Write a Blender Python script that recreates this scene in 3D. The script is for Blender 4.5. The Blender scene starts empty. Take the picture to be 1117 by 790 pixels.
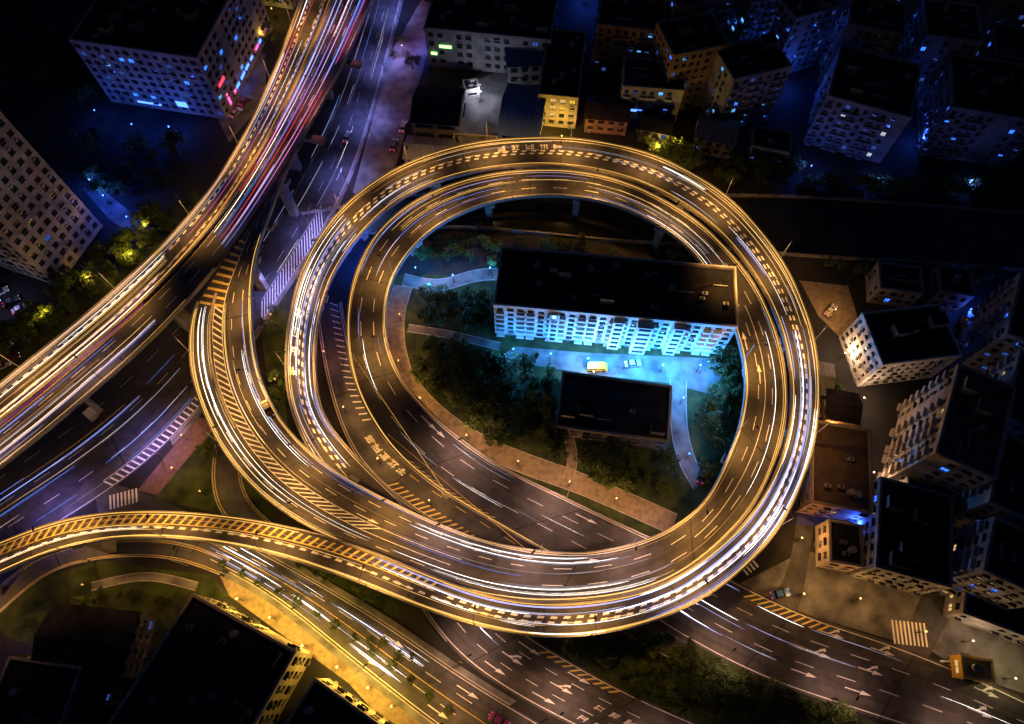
import bpy, bmesh, math, random
from mathutils import Vector, Matrix
random.seed(11)
R=random.random
def U(a,b): return a+(b-a)*random.random()
scene=bpy.context.scene
scene.view_settings.view_transform='Standard'
scene.view_settings.look='None'
scene.view_settings.exposure=0
scene.view_settings.gamma=1

# ---------------------------------------------------------------- survey frame
# site coordinates were surveyed from the aerial: a bearing (u,v) and a level h give a ground position
CAMH=165.0; FOC=745.0; PIT=math.radians(65)
fw=Vector((0,math.cos(PIT),-math.sin(PIT))); upv=Vector((0,math.sin(PIT),math.cos(PIT)))
def W(u,v,h=0.0):
    d=fw+Vector((1,0,0))*((u-558.5)/FOC)-upv*((v-395)/FOC)
    t=(CAMH-h)/(-d.z)
    return Vector((d.x*t,d.y*t,h))
def PX(p):
    q=p-Vector((0,0,CAMH)); z=q.dot(fw)
    return (558.5+q.x/z*FOC, 395-q.dot(upv)/z*FOC)

# ---------------------------------------------------------------- materials
def newmat(name):
    m=bpy.data.materials.new(name); m.use_nodes=True
    nt=m.node_tree; nt.nodes.clear()
    out=nt.nodes.new('ShaderNodeOutputMaterial'); return m,nt,out
def surf(name,c1,c2,scale=0.6,rough=0.8,bump=0.0,detail=5,metal=0.0,vec='Object',sc3=None,spec=0.3):
    m,nt,out=newmat(name)
    b=nt.nodes.new('ShaderNodeBsdfPrincipled'); nt.links.new(b.outputs[0],out.inputs[0])
    tc=nt.nodes.new('ShaderNodeTexCoord'); mp=nt.nodes.new('ShaderNodeMapping')
    nt.links.new(tc.outputs[vec],mp.inputs[0])
    if sc3: mp.inputs['Scale'].default_value=sc3
    n=nt.nodes.new('ShaderNodeTexNoise'); n.inputs['Scale'].default_value=scale; n.inputs['Detail'].default_value=detail
    nt.links.new(mp.outputs[0],n.inputs['Vector'])
    r=nt.nodes.new('ShaderNodeValToRGB'); r.color_ramp.elements[0].position=0.32; r.color_ramp.elements[1].position=0.68
    r.color_ramp.elements[0].color=(*c1,1); r.color_ramp.elements[1].color=(*c2,1)
    nt.links.new(n.outputs['Fac'],r.inputs[0]); nt.links.new(r.outputs[0],b.inputs['Base Color'])
    b.inputs['Roughness'].default_value=rough; b.inputs['Metallic'].default_value=metal
    b.inputs['Specular IOR Level'].default_value=spec
    if bump:
        bp=nt.nodes.new('ShaderNodeBump'); bp.inputs['Strength'].default_value=bump
        n2=nt.nodes.new('ShaderNodeTexNoise'); n2.inputs['Scale'].default_value=scale*6
        nt.links.new(mp.outputs[0],n2.inputs['Vector'])
        nt.links.new(n2.outputs['Fac'],bp.inputs['Height']); nt.links.new(bp.outputs[0],b.inputs['Normal'])
    return m
def emis(name,col,st):
    m,nt,out=newmat(name)
    e=nt.nodes.new('ShaderNodeEmission'); e.inputs[0].default_value=(*col,1); e.inputs[1].default_value=st
    nt.links.new(e.outputs[0],out.inputs[0])
    try: m.cycles.emission_sampling='NONE'
    except Exception: pass
    return m
def asphalt(name,c1,c2):
    m,nt,out=newmat(name); N=nt.nodes; Lk=nt.links
    b=N.new('ShaderNodeBsdfPrincipled'); Lk.new(b.outputs[0],out.inputs[0]); b.inputs['Roughness'].default_value=0.62
    b.inputs['Specular IOR Level'].default_value=0.4
    uv=N.new('ShaderNodeTexCoord')
    mp=N.new('ShaderNodeMapping'); mp.inputs['Scale'].default_value=(0.9,0.025,1); Lk.new(uv.outputs['UV'],mp.inputs[0])
    n=N.new('ShaderNodeTexNoise'); n.inputs['Scale'].default_value=1.0; n.inputs['Detail'].default_value=5; Lk.new(mp.outputs[0],n.inputs['Vector'])
    n2=N.new('ShaderNodeTexNoise'); n2.inputs['Scale'].default_value=0.35; n2.inputs['Detail'].default_value=7; Lk.new(uv.outputs['Object'],n2.inputs['Vector'])
    ad=N.new('ShaderNodeMath'); ad.operation='MULTIPLY_ADD'; ad.inputs[1].default_value=0.6; Lk.new(n2.outputs['Fac'],ad.inputs[0])
    m2=N.new('ShaderNodeMath'); m2.operation='MULTIPLY'; m2.inputs[1].default_value=0.45; Lk.new(n.outputs['Fac'],m2.inputs[0]); Lk.new(m2.outputs[0],ad.inputs[2])
    r=N.new('ShaderNodeValToRGB'); r.color_ramp.elements[0].position=0.38; r.color_ramp.elements[1].position=0.66
    r.color_ramp.elements[0].color=(*c1,1); r.color_ramp.elements[1].color=(*c2,1)
    Lk.new(ad.outputs[0],r.inputs[0])
    sp=N.new('ShaderNodeSeparateXYZ'); Lk.new(uv.outputs['UV'],sp.inputs[0])
    md=N.new('ShaderNodeMath'); md.operation='MODULO'; md.inputs[1].default_value=28.0; Lk.new(sp.outputs[1],md.inputs[0])
    lt=N.new('ShaderNodeMath'); lt.operation='LESS_THAN'; lt.inputs[1].default_value=0.35; Lk.new(md.outputs[0],lt.inputs[0])
    mx=N.new('ShaderNodeMixRGB'); mx.inputs[2].default_value=(0.012,0.012,0.012,1); Lk.new(lt.outputs[0],mx.inputs[0]); Lk.new(r.outputs[0],mx.inputs[1])
    Lk.new(mx.outputs[0],b.inputs['Base Color']); return m

M={}
M['asph']=asphalt('asphalt_deck',(0.026,0.025,0.026),(0.072,0.067,0.064))
M['asph2']=asphalt('asphalt_street',(0.032,0.032,0.038),(0.075,0.075,0.084))
M['conc']=surf('concrete',(0.26,0.245,0.22),(0.42,0.40,0.36),0.8,0.85,0.1)
M['concd']=surf('concrete_weathered',(0.15,0.14,0.125),(0.28,0.26,0.23),0.5,0.9,0.1)
M['paint']=surf('road_paint_white',(0.66,0.66,0.63),(0.86,0.86,0.83),2.5,0.55)
M['yel']=surf('road_paint_yellow',(0.62,0.45,0.10),(0.82,0.64,0.20),2.5,0.55)
M['ground']=surf('ground_soil',(0.007,0.008,0.010),(0.034,0.032,0.031),0.05,0.95,0.2,9)
M['grass']=surf('grass_turf',(0.010,0.020,0.007),(0.05,0.068,0.022),0.25,0.95,0.4,8)
M['pave']=surf('paving_tan',(0.15,0.12,0.08),(0.28,0.22,0.15),0.8,0.85,0.1,7)
M['paver']=surf('paving_red',(0.10,0.06,0.045),(0.17,0.10,0.075),0.8,0.85,0.1,7)
M['slab']=surf('paving_grey',(0.06,0.06,0.065),(0.20,0.20,0.20),0.22,0.85,0.1,8)
M['wallW']=surf('render_white',(0.40,0.39,0.37),(0.66,0.64,0.60),0.3,0.85,0.05,7)
M['wallB']=surf('render_beige',(0.24,0.20,0.16),(0.42,0.35,0.28),0.3,0.85,0.05,7)
M['wallG']=surf('render_grey',(0.11,0.11,0.12),(0.26,0.26,0.27),0.25,0.85,0.05,7)
M['wallR']=surf('tile_brown',(0.12,0.075,0.05),(0.25,0.15,0.10),0.35,0.8,0.05,7)
M['roofD']=surf('roof_bitumen',(0.007,0.007,0.009),(0.024,0.024,0.028),0.2,0.95,0.2,8,spec=.1)
M['roofR']=surf('roof_clay',(0.035,0.024,0.022),(0.07,0.045,0.038),0.6,0.85,0.2,7)
M['roofB']=surf('roof_blue_sheet',(0.03,0.06,0.15),(0.06,0.12,0.26),0.5,0.6,0.1,sc3=(6,0.4,1))
M['roofG']=surf('roof_grey_sheet',(0.08,0.08,0.09),(0.18,0.18,0.19),0.5,0.6,0.1,sc3=(6,0.4,1))
M['glass']=surf('window_glass',(0.010,0.013,0.018),(0.03,0.035,0.045),0.4,0.15,0,spec=0.5)
M['water']=surf('canal_water',(0.006,0.008,0.008),(0.018,0.018,0.014),0.12,0.12,0.15,spec=0.5)
M['steel']=surf('galvanised_steel',(0.22,0.22,0.22),(0.34,0.34,0.34),2,0.5,0,metal=0.6)
M['dark']=surf('dark_metal',(0.02,0.02,0.022),(0.045,0.045,0.05),2,0.5)
M['bark']=surf('bark',(0.05,0.035,0.022),(0.10,0.07,0.045),2,0.9)
M['leaf']=surf('foliage',(0.022,0.05,0.012),(0.085,0.12,0.028),0.55,0.7,0,4)
M['tyre']=surf('tyre_rubber',(0.012,0.012,0.012),(0.025,0.025,0.025),4,0.9)
M['w_warm']=emis('window_lit_warm',(1.0,0.62,0.22),.8)
M['w_blue']=emis('window_lit_blue',(0.03,0.17,1.0),2.2)
M['w_blue2']=emis('window_lit_dimblue',(0.05,0.13,0.6),0.5)
M['w_cyan']=emis('window_lit_cyan',(0.10,0.42,1.0),1.4)
M['w_white']=emis('window_lit_white',(0.8,0.9,1.0),.7)
M['w_yel']=emis('window_lit_yellow',(1.0,0.60,0.06),0.9)
M['n_green']=emis('neon_green',(0.35,1.0,0.25),3)
M['n_red']=emis('neon_red',(1.0,0.04,0.08),2.5)
M['n_pink']=emis('neon_pink',(1.0,0.12,0.45),2)
M['n_blue']=emis('neon_blue',(0.05,0.15,1.0),5)
M['lampw']=emis('lamp_lens_sodium',(1.0,0.62,0.22),3)
M['lampb']=emis('lamp_lens_blue',(0.15,0.4,1.0),7)
M['edge_glow']=emis('parapet_edge_glow',(1.0,0.52,0.09),2.2)  # emissive gold for deck edges, stands in for brightly lit parapets
M['t_gold']=emis('trail_gold',(1.0,0.58,0.16),2.8)
M['t_gold2']=emis('trail_dim_gold',(1.0,0.44,0.10),0.9)
M['t_white']=emis('trail_white',(1.0,0.94,0.88),4.5)
M['t_dimw']=emis('trail_dim_white',(0.80,0.78,0.98),0.9)
M['t_red']=emis('trail_red',(1.0,0.05,0.03),1.8)
M['t_mag']=emis('trail_magenta',(0.85,0.10,0.50),1.3)
M['t_vio']=emis('trail_violet',(0.50,0.48,1.0),1.8)
M['t_blue']=emis('trail_blue',(0.10,0.26,1.0),1.8)

# ---------------------------------------------------------------- mesh builder
class MB:
    def __init__(s): s.v=[];s.f=[];s.m=[];s.uv=[];s.mats=[]
    def mi(s,k):
        if k not in s.mats: s.mats.append(k)
        return s.mats.index(k)
    def quad(s,a,b,c,d,k,uv=None):
        n=len(s.v); s.v+= [tuple(a),tuple(b),tuple(c),tuple(d)]; s.f.append((n,n+1,n+2,n+3)); s.m.append(s.mi(k))
        s.uv+= uv if uv else [(0,0)]*4
    def tri(s,a,b,c,k):
        n=len(s.v); s.v+=[tuple(a),tuple(b),tuple(c)]; s.f.append((n,n+1,n+2)); s.m.append(s.mi(k)); s.uv+=[(0,0)]*3
    def hexa(s,p,k):
        s.quad(p[3],p[2],p[1],p[0],k); s.quad(p[4],p[5],p[6],p[7],k)
        for i in range(4):
            j=(i+1)%4; s.quad(p[i],p[j],p[j+4],p[i+4],k)
    def obox(s,o,t,n,a0,a1,z0,z1,o0,o1,k):
        q=[]
        for z in (z0,z1):
            for a,b in ((a0,o1),(a1,o1),(a1,o0),(a0,o0)):
                q.append(Vector((o.x+t.x*a+n.x*b,o.y+t.y*a+n.y*b,o.z+z)))
        s.hexa(q,k)
    def box(s,c,sx,sy,sz,k,ang=0.0):
        t=Vector((math.cos(ang),math.sin(ang),0)); n=Vector((t.y,-t.x,0))
        s.obox(c,t,n,-sx/2,sx/2,0,sz,-sy/2,sy/2,k)
    def tube(s,a,b,ra,rb,k,n=8,cap=True):
        d=(b-a).normalized(); x=d.orthogonal().normalized(); y=d.cross(x)
        A=[a+(x*math.cos(2*math.pi*i/n)+y*math.sin(2*math.pi*i/n))*ra for i in range(n)]
        B=[b+(x*math.cos(2*math.pi*i/n)+y*math.sin(2*math.pi*i/n))*rb for i in range(n)]
        for i in range(n):
            j=(i+1)%n; s.quad(A[i],A[j],B[j],B[i],k)
        if cap:
            for i in range(1,n-1): s.tri(B[0],B[i],B[i+1],k); s.tri(A[0],A[i+1],A[i],k)
    def mesh(s,name):
        me=bpy.data.meshes.new(name); me.from_pydata(s.v,[],s.f)
        for k in s.mats: me.materials.append(M[k])
        me.polygons.foreach_set('material_index',s.m)
        ul=me.uv_layers.new(name='UVMap'); flat=[c for p in s.uv for c in p]
        ul.data.foreach_set('uv',flat); me.update(); return me
    def obj(s,name,parent=None):
        o=bpy.data.objects.new(name,s.mesh(name)); scene.collection.objects.link(o)
        if parent: o.parent=parent
        return o
def empty(name,loc=(0,0,0)):
    e=bpy.data.objects.new(name,None); e.location=loc; e.empty_display_size=1; scene.collection.objects.link(e); return e

# ---------------------------------------------------------------- paths
def cr(p0,p1,p2,p3,t):
    return 0.5*((2*p1)+(-p0+p2)*t+(2*p0-5*p1+4*p2-p3)*t*t+(-p0+3*p1-3*p2+p3)*t**3)
PATHS=[]
class Path:
    def __init__(s,st,reg=True):
        Lc=[W(a[0],a[1],a[4]) for a in st]; Rc=[W(a[2],a[3],a[4]) for a in st]
        s.L=[];s.R=[];n=len(st)
        for i in range(n-1):
            g=lambda A,j:A[max(0,min(n-1,j))]
            for k in range(10):
                t=k/10
                s.L.append(cr(g(Lc,i-1),g(Lc,i),g(Lc,i+1),g(Lc,i+2),t)); s.R.append(cr(g(Rc,i-1),g(Rc,i),g(Rc,i+1),g(Rc,i+2),t))
        s.L.append(Lc[-1]); s.R.append(Rc[-1])
        for it in range(10):
            for A in (s.L,s.R):
                B=A[:]
                for i in range(1,len(A)-1): A[i]=B[i]*0.5+(B[i-1]+B[i+1])*0.25
        s.c=[(a+b)/2 for a,b in zip(s.L,s.R)]
        s.s=[0]
        for i in range(1,len(s.c)): s.s.append(s.s[-1]+(s.c[i]-s.c[i-1]).length)
        s.len=s.s[-1]
        if reg: PATHS.append(s)
    def idx(s,d):
        d=max(0,min(s.len-1e-4,d)); lo,hi=0,len(s.s)-1
        while hi-lo>1:
            m=(lo+hi)//2
            if s.s[m]<=d: lo=m
            else: hi=m
        return lo,(d-s.s[lo])/(s.s[lo+1]-s.s[lo])
    def at(s,d,f,m=0,dz=0):
        i,t=s.idx(d); L=s.L[i].lerp(s.L[i+1],t); Rr=s.R[i].lerp(s.R[i+1],t)
        n=(Rr-L); n.z=0; n.normalize()
        p=L.lerp(Rr,f)+n*m; p.z+=dz; return p
    def tan(s,d):
        a=s.at(d-0.5,0.5); b=s.at(d+0.5,0.5); v=b-a; v.z=0; return v.normalized()
    def near(s,u,v):
        best=0;bd=1e18
        for i,c in enumerate(s.c):
            q=PX(c); e=(q[0]-u)**2+(q[1]-v)**2
            if e<bd: bd=e;best=s.s[i]
        return best
def ribbon(mb,p,s0,s1,a,b,dz,k,step=2.0,uv=False):
    n=max(1,int((s1-s0)/step)); 
    for i in range(n):
        x=s0+(s1-s0)*i/n; y=s0+(s1-s0)*(i+1)/n
        A=p.at(x,a[0],a[1],dz);B=p.at(x,b[0],b[1],dz);C=p.at(y,b[0],b[1],dz);D=p.at(y,a[0],a[1],dz)
        w=(B-A).length
        mb.quad(A,B,C,D,k,[(0,x),(w,x),(w,y),(0,y)] if uv else None)
def wallstrip(mb,p,s0,s1,a,b,z0,z1,k,step=2.0):
    n=max(1,int((s1-s0)/step))
    for i in range(n):
        x=s0+(s1-s0)*i/n; y=s0+(s1-s0)*(i+1)/n
        A=p.at(x,*a);B=p.at(x,*b);C=p.at(y,*b);D=p.at(y,*a)
        z=lambda q,h: Vector((q.x,q.y,q.z+h))
        mb.quad(z(A,z1),z(B,z1),z(C,z1),z(D,z1),k)
        mb.quad(z(A,z0),z(A,z1),z(D,z1),z(D,z0),k)
        mb.quad(z(B,z1),z(B,z0),z(C,z0),z(C,z1),k)
        if i==0: mb.quad(z(A,z0),z(B,z0),z(B,z1),z(A,z1),k)
        if i==n-1: mb.quad(z(D,z1),z(C,z1),z(C,z0),z(D,z0),k)

F_=Path([(-150,545,-95,590,18),(-70,478,-18,525,18),(0,420,52,470,18),(60,372,108,422,18),(120,322,160,376,18),(180,266,215,318,18),(228,210,262,258,18),(262,157,300,200,18),(290,100,337,140,18),(310,50,370,80,18),(328,0,400,15,18),(348,-60,425,-50,18),(360,-120,440,-110,18)])
A_=Path([(-120,690,-120,645,17),(-60,655,-60,614,17),(0,627,0,592,17),(60,602,60,570,17),(130,588,130,558,17.3),(215,590,222,560,17.6),(300,606,310,573,18),(380,632,395,597,18),(460,664,472,628,18),(530,686,535,650,17.8),(600,696,600,658,17.5),(670,690,665,653,17.2),(740,668,724,636,16.8),(800,631,776,602,16.4),(850,577,822,556,15.8),(883,505,853,495,15),(894,425,863,428,14.4),(881,345,852,362,13.6),(845,273,822,300,13),(790,213,772,243,12.4),(720,173,710,205,11.8),(650,155,646,186,11.4),(580,151,582,181,11),(500,160,512,189,10.5),(430,186,447,212,10),(375,226,400,250,9.5),(335,282,363,302,9),(316,345,347,357,8.5),(311,405,345,408,7.8),(320,457,353,450,7),(348,510,382,490,6),(392,560,425,533,4.8),(435,610,475,580,3.2),(460,665,520,630,1.6),(500,715,560,680,0.5),(560,758,625,722,0.10),(640,800,700,762,0.07),(740,850,800,805,0.07)])
B_=Path([(306,165,331,152,18.0),(283,200,312,190,17.9),(262,240,297,230,17.8),(240,290,281,275,17.6),(213,335,275,320,17.5),(207,380,277,370,17.5),(213,425,287,418,17.5),(235,478,312,464,17.5),(275,532,358,508,17.6),(335,575,430,549,17.7),(415,610,505,582,17.6),(495,641,562,597,17.4),(560,655,605,602,17.2),(620,657,645,602,17),(680,650,690,593,16.7),(735,631,735,574,16.4),(785,594,773,540,16),(827,545,798,487,15.5),(853,480,809,450,15),(858,420,812,410,14.6),(845,358,802,362,14),(817,302,780,312,13.5),(768,248,745,266,13),(705,209,692,233,12.6),(645,190,638,217,12.2),(582,186,580,215,11.8),(514,195,528,224,11.4),(452,220,480,246,11),(409,257,446,277,10.5),(386,303,426,313,10),(378,350,421,352,9.3),(381,397,427,388,8.6),(396,442,447,425,7.8),(427,490,487,466,6.8),(472,530,542,506,5.6),(530,566,612,541,4.4),(600,605,690,578,3),(665,642,755,608,1.6),(735,690,815,640,0.4),(830,740,885,672,0.12),(930,775,975,702,0.12),(1040,812,1065,738,0.12),(1150,860,1165,785,0.12)])
J_=Path([(-140,575,-110,690,.05),(-80,545,-40,640,.05),(-10,500,30,592,.05),(60,450,105,545,.05),(120,400,165,500,.05),(175,345,215,448,.05),(235,275,262,388,.05),(280,205,300,330,.05),(315,135,345,262,.05),(345,75,382,190,.05),(368,20,408,110,.05),(390,-40,432,20,.05),(405,-90,448,-50,.05)])
H_=Path([(100,520,110,585,.03),(175,545,160,585,.03),(250,583,228,612,.03),(340,632,300,652,.03),(420,680,375,712,.03),(500,735,448,770,.03),(590,790,530,830,.03),(680,840,620,890,.03)])
K_=Path([(345,330,372,330,.06),(350,370,378,366,.06),(362,430,392,420,.06),(385,490,425,468,.06),(425,535,470,503,.06),(490,580,540,548,.06),(560,625,610,590,.06),(640,670,690,635,.06),(740,725,775,690,.06)])
S_=Path([(-60,700,-60,722,.02),(0,640,8,660,.02),(50,605,58,622,.02),(120,590,122,607,.02),(195,592,190,609,.02),(250,612,240,626,.02)])
T_=Path([(236,485,262,490,.02),(232,520,262,520,.02),(240,556,272,548,.02),(270,590,300,575,.02)])
X_=Path([(1010,640,1045,650,.02),(985,690,1020,705,.02),(962,715,1000,735,.02)])
Y_=Path([(870,560,888,570,.02),(860,620,880,625,.02),(840,655,870,668,.02)])
# canal behind the interchange
Z_=Path([(330,235,340,262,.03),(470,212,470,248,.03),(560,208,560,252,.03),(660,212,660,262,.03),(760,215,760,268,.03),(860,216,860,278,.03),(960,222,960,284,.03),(1080,232,1080,292,.03),(1300,250,1300,310,.03)],False)
# ---------------------------------------------------------------- ground
gm=MB(); gm.quad(Vector((-1500,-1300,0)),Vector((1500,-1300,0)),Vector((1500,1900,0)),Vector((-1500,1900,0)),'ground'); gm.obj('ground')
e=empty('canal'); mb=MB(); ribbon(mb,Z_,0,Z_.len,(0,0),(1,0),0,'water',4); mb.obj('water',e)
mb=MB(); wallstrip(mb,Z_,0,Z_.len,(0,-.5),(0,0),-.05,1.0,'concd'); wallstrip(mb,Z_,0,Z_.len,(1,0),(1,.5),-.05,1.0,'concd')
x=0
while x<Z_.len: 
    for f,m in ((0,-.25),(1,.25)): mb.box(Z_.at(x,f,m,1.0),.2,.2,.5,'conc')
    x+=4
mb.obj('embankment_walls',e)
def patch(name,pts,k,z):
    me=bpy.data.meshes.new(name); bm=bmesh.new()
    vs=[bm.verts.new(W(u,v,0)+Vector((0,0,z))) for u,v in pts]
    bm.faces.new(vs); bmesh.ops.recalc_face_normals(bm,faces=bm.faces); bmesh.ops.triangulate(bm,faces=bm.faces)
    for f in bm.faces:
        if f.normal.z<0: f.normal_flip()
    bm.to_mesh(me); bm.free(); me.materials.append(M[k]); o=bpy.data.objects.new(name,me); scene.collection.objects.link(o); return o
patch('park_lawn',[(430,300),(560,300),(700,320),(810,330),(840,420),(800,540),(740,590),(620,570),(500,520),(425,430),(405,340)],'grass',0.008)
patch('lawn',[(170,545),(165,520),(235,452),(262,500),(300,560),(280,590),(240,560)],'grass',0.008)
patch('lawn',[(-20,680),(40,632),(110,612),(230,628),(250,650),(190,660),(200,700),(120,720),(20,700)],'grass',0.008)
patch('lawn',[(600,690),(720,680),(830,742),(960,790),(1060,830),(760,820),(640,745)],'grass',0.008)
patch('lawn',[(-40,400),(120,290),(210,200),(230,240),(100,350),(-20,440)],'grass',0.008)
patch('lawn',[(283,350),(312,320),(318,450),(345,510),(300,470)],'grass',0.008)
patch('lawn',[(305,600),(420,640),(440,670),(420,675),(330,625)],'grass',0.009)
patch('pavement',[(150,535),(216,455),(240,462),(205,500),(172,540)],'paver',0.016)
patch('pavement',[(385,210),(425,60),(460,0),(480,10),(460,80),(432,180),(400,220)],'slab',0.012)
patch('courtyard',[(560,378),(640,385),(800,392),(775,430),(730,418),(640,408),(545,392)],'slab',0.016)
patch('construction_yard',[(500,95),(552,75),(556,140),(500,160)],'slab',0.014)
patch('pavement',[(225,105),(262,40),(290,60),(290,110),(250,155)],'slab',0.014)
patch('pavement',[(240,628),(300,655),(420,738),(480,800),(430,800),(380,745),(250,650)],'pave',0.012)
patch('plaza',[(780,650),(880,600),(1010,650),(980,700),(870,668)],'slab',0.012)
patch('plaza',[(1000,700),(1040,650),(1160,720),(1160,770),(1060,738)],'slab',0.012)
patch('pavement',[(872,306),(925,312),(935,345),(920,372),(893,345)],'pave',0.012)
patch('pavement',[(90,205),(110,205),(165,250),(155,262),(120,240)],'slab',0.012)
def trackpath(name,pts,wd,k,z=0.02):
    P=[W(u,v,0) for u,v in pts]; st=[]
    for i,p in enumerate(P):
        a=P[max(0,i-1)];b=P[min(len(P)-1,i+1)]; t=(b-a).normalized(); n=Vector((t.y,-t.x,0))
        l=PX(p-n*wd/2); r=PX(p+n*wd/2); st.append((l[0],l[1],r[0],r[1],0))
    q=Path(st,False); mb=MB(); ribbon(mb,q,0,q.len,(0,0),(1,0),z,k)
    wallstrip(mb,q,0,q.len,(0,-0.2),(0,0),0,0.12,'conc'); wallstrip(mb,q,0,q.len,(1,0),(1,0.2),0,0.12,'conc')
    mb.obj(name); return q
trackpath('footpath',[(440,312),(430,350),(436,400),(462,440),(510,478),(570,505),(640,530),(735,572)],5.0,'pave',0.03)
trackpath('footpath',[(440,305),(480,312),(520,300),(560,300)],3.6,'slab',0.025)
trackpath('footpath',[(620,475),(625,500),(620,522)],2.2,'pave',0.026)
trackpath('footpath',[(740,415),(740,460),(748,500),(765,530)],4.0,'slab',0.027)
trackpath('footpath',[(445,358),(490,365),(545,378)],2.0,'slab',0.028)
trackpath('footpath',[(100,640),(160,628),(215,640)],1.6,'slab',0.024)

# ---------------------------------------------------------------- elevated decks and streets
def parapet_ranges(p,mn):
    out=[]; on=None
    n=int(p.len/2)
    for j in range(n+1):
        x=p.len*j/n; h=p.at(x,0.5).z
        if h>mn and on is None: on=x
        if h<=mn and on is not None: out.append((on,x)); on=None
    if on is not None: out.append((on,p.len))
    return out
def deck(name,p,left=None,right=None,pier=30,capext=0.0):
    e=empty(name); mb=MB()
    ribbon(mb,p,0,p.len,(0,0),(1,0),0,'asph',1.5,True); mb.obj('carriageway',e)
    mb=MB(); rg=parapet_ranges(p,0.9)
    prof=[(0,0,0),(0,0,-0.55),(0.18,0,-0.9),(0.28,0,-2.0),(0.72,0,-2.0),(0.82,0,-0.9),(1,0,-0.55),(1,0,0)]
    for s0,s1 in rg:
        n=int((s1-s0)/2)
        for i in range(n):
            x=s0+(s1-s0)*i/n; y=s0+(s1-s0)*(i+1)/n
            for j in range(len(prof)-1):
                a,b=prof[j],prof[j+1]
                mb.quad(p.at(x,*a),p.at(y,*a),p.at(y,*b),p.at(x,*b),'concd')
    mb.obj('girder',e)
    mb=MB()
    for side,rr in ((0,left),(1,right)):
        for (s0,s1) in (rr if rr is not None else rg):
            for q0,q1 in rg:
                a=max(s0,q0); b=min(s1,q1)
                if b-a<2: continue
                if side==0:
                    wallstrip(mb,p,a,b,(0,-0.003),(0,0.40),-0.002,0.55,'conc'); wallstrip(mb,p,a,b,(0,0.06),(0,0.22),0.8,0.92,'steel')
                else:
                    wallstrip(mb,p,a,b,(1,-0.40),(1,0.003),-0.002,0.55,'conc'); wallstrip(mb,p,a,b,(1,-0.22),(1,-0.06),0.8,0.92,'steel')
                x=a
                while x<b:
                    c=p.at(x,side,0.14 if side==0 else -0.14); t=p.tan(x); mb.box(c+Vector((0,0,0.5)),0.12,0.12,0.32,'steel',math.atan2(t.y,t.x)); x+=2.5
    mb.obj('parapets',e)
    mb=MB(); x=pier*0.4
    while x<p.len:
        c=p.at(x,0.5)
        if c.z>5:
            ok=True
            for q in PATHS:
                if q in (S_,T_,X_,Y_): continue
                for i,cc in enumerate(q.c):
                    w=(q.R[i]-q.L[i]).length/2+0.6
                    if cc.z<c.z-3 and cc.z>0.2 and (Vector((cc.x-c.x,cc.y-c.y))).length<w: ok=False;break
                if not ok: break
            if ok:
                t=p.tan(x); an=math.atan2(t.y,t.x); w=(p.at(x,1)-p.at(x,0)).length
                mb.box(Vector((c.x,c.y,0)),1.8,2.6 if w<14 else 3.0,c.z-3.4,'concd',an)
                n=Vector((t.y,-t.x,0)); q=Vector((c.x,c.y,c.z-3.4))
                mb.obox(q,t,n,-1.0,1.0,0,1.38,-w*0.42,w*0.42+capext,'concd')
        x+=pier
    mb.obj('piers',e)
    return e
deck('elevated_highway',F_,pier=30,right=[(0,F_.near(240,290)),(F_.near(322,150),F_.len)],capext=5.0)
deck('spiral_ramp_deck',A_,pier=26)
deck('spiral_ring_deck',B_,pier=26,left=[(B_.near(225,318),B_.len)],right=[(4,B_.len)])

def street(name,p,kerbs=((0,1),(0,1)),walk=0):
    e=empty(name); mb=MB(); ribbon(mb,p,0,p.len,(0,0),(1,0),0,'asph2',2,True); mb.obj('carriageway',e)
    mb=MB()
    for side,rg in enumerate(kerbs):
        if rg is None: continue
        a,b=rg[0]*p.len,rg[1]*p.len
        if side==0: wallstrip(mb,p,a,b,(0,-0.3),(0,0),-0.03,0.13,'conc')
        else: wallstrip(mb,p,a,b,(1,0),(1,0.3),-0.03,0.13,'conc')
        if walk:
            if side==0: wallstrip(mb,p,a,b,(0,-0.3-walk),(0,-0.303),-0.03,0.12,'slab')
            else: wallstrip(mb,p,a,b,(1,0.303),(1,0.3+walk),-0.03,0.12,'slab')
    mb.obj('kerbs',e); return e
street('street',J_,((0,1),(J_.near(170,430)/J_.len,1)),1.6)
street('street',H_,((0.28,0.8),(0.3,1)),1.4)
street('street',K_,((0,.55),(0,.5)),0)
street('service_road',S_); street('slip_road',T_); street('side_street',X_,(None,None)); street('side_street',Y_,(None,None))

# ---------------------------------------------------------------- markings
mk=MB(); DZ=0.012
def solid(p,s0,s1,f,m,w,k): ribbon(mk,p,s0,s1,(f,m-w/2),(f,m+w/2),DZ,k,2.5)
def dash(p,s0,s1,f,m,w,on,off,k):
    x=s0
    while x+on<s1: ribbon(mk,p,x,x+on,(f,m-w/2),(f,m+w/2),DZ,k,3); x+=on+off
def beads(p,s0,s1,f,m,k='paint',w=0.27):
    x=s0
    while x<s1:
        mk.quad(p.at(x,f,m-w,DZ+.006),p.at(x+.35,f,m+w,DZ+.006),p.at(x+1.7,f,m+w*.6,DZ+.006),p.at(x+1.4,f,m-w,DZ+.006),k); x+=2.7
def hatch(p,s0,s1,a,b,k,w=0.7,gap=1.7,sh=2.2):
    x=s0
    while x<s1:
        mk.quad(p.at(x,*a,DZ+.004),p.at(x+w,*a,DZ+.004),p.at(x+w+sh,*b,DZ+.004),p.at(x+sh,*b,DZ+.004),k); x+=w+gap
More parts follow.
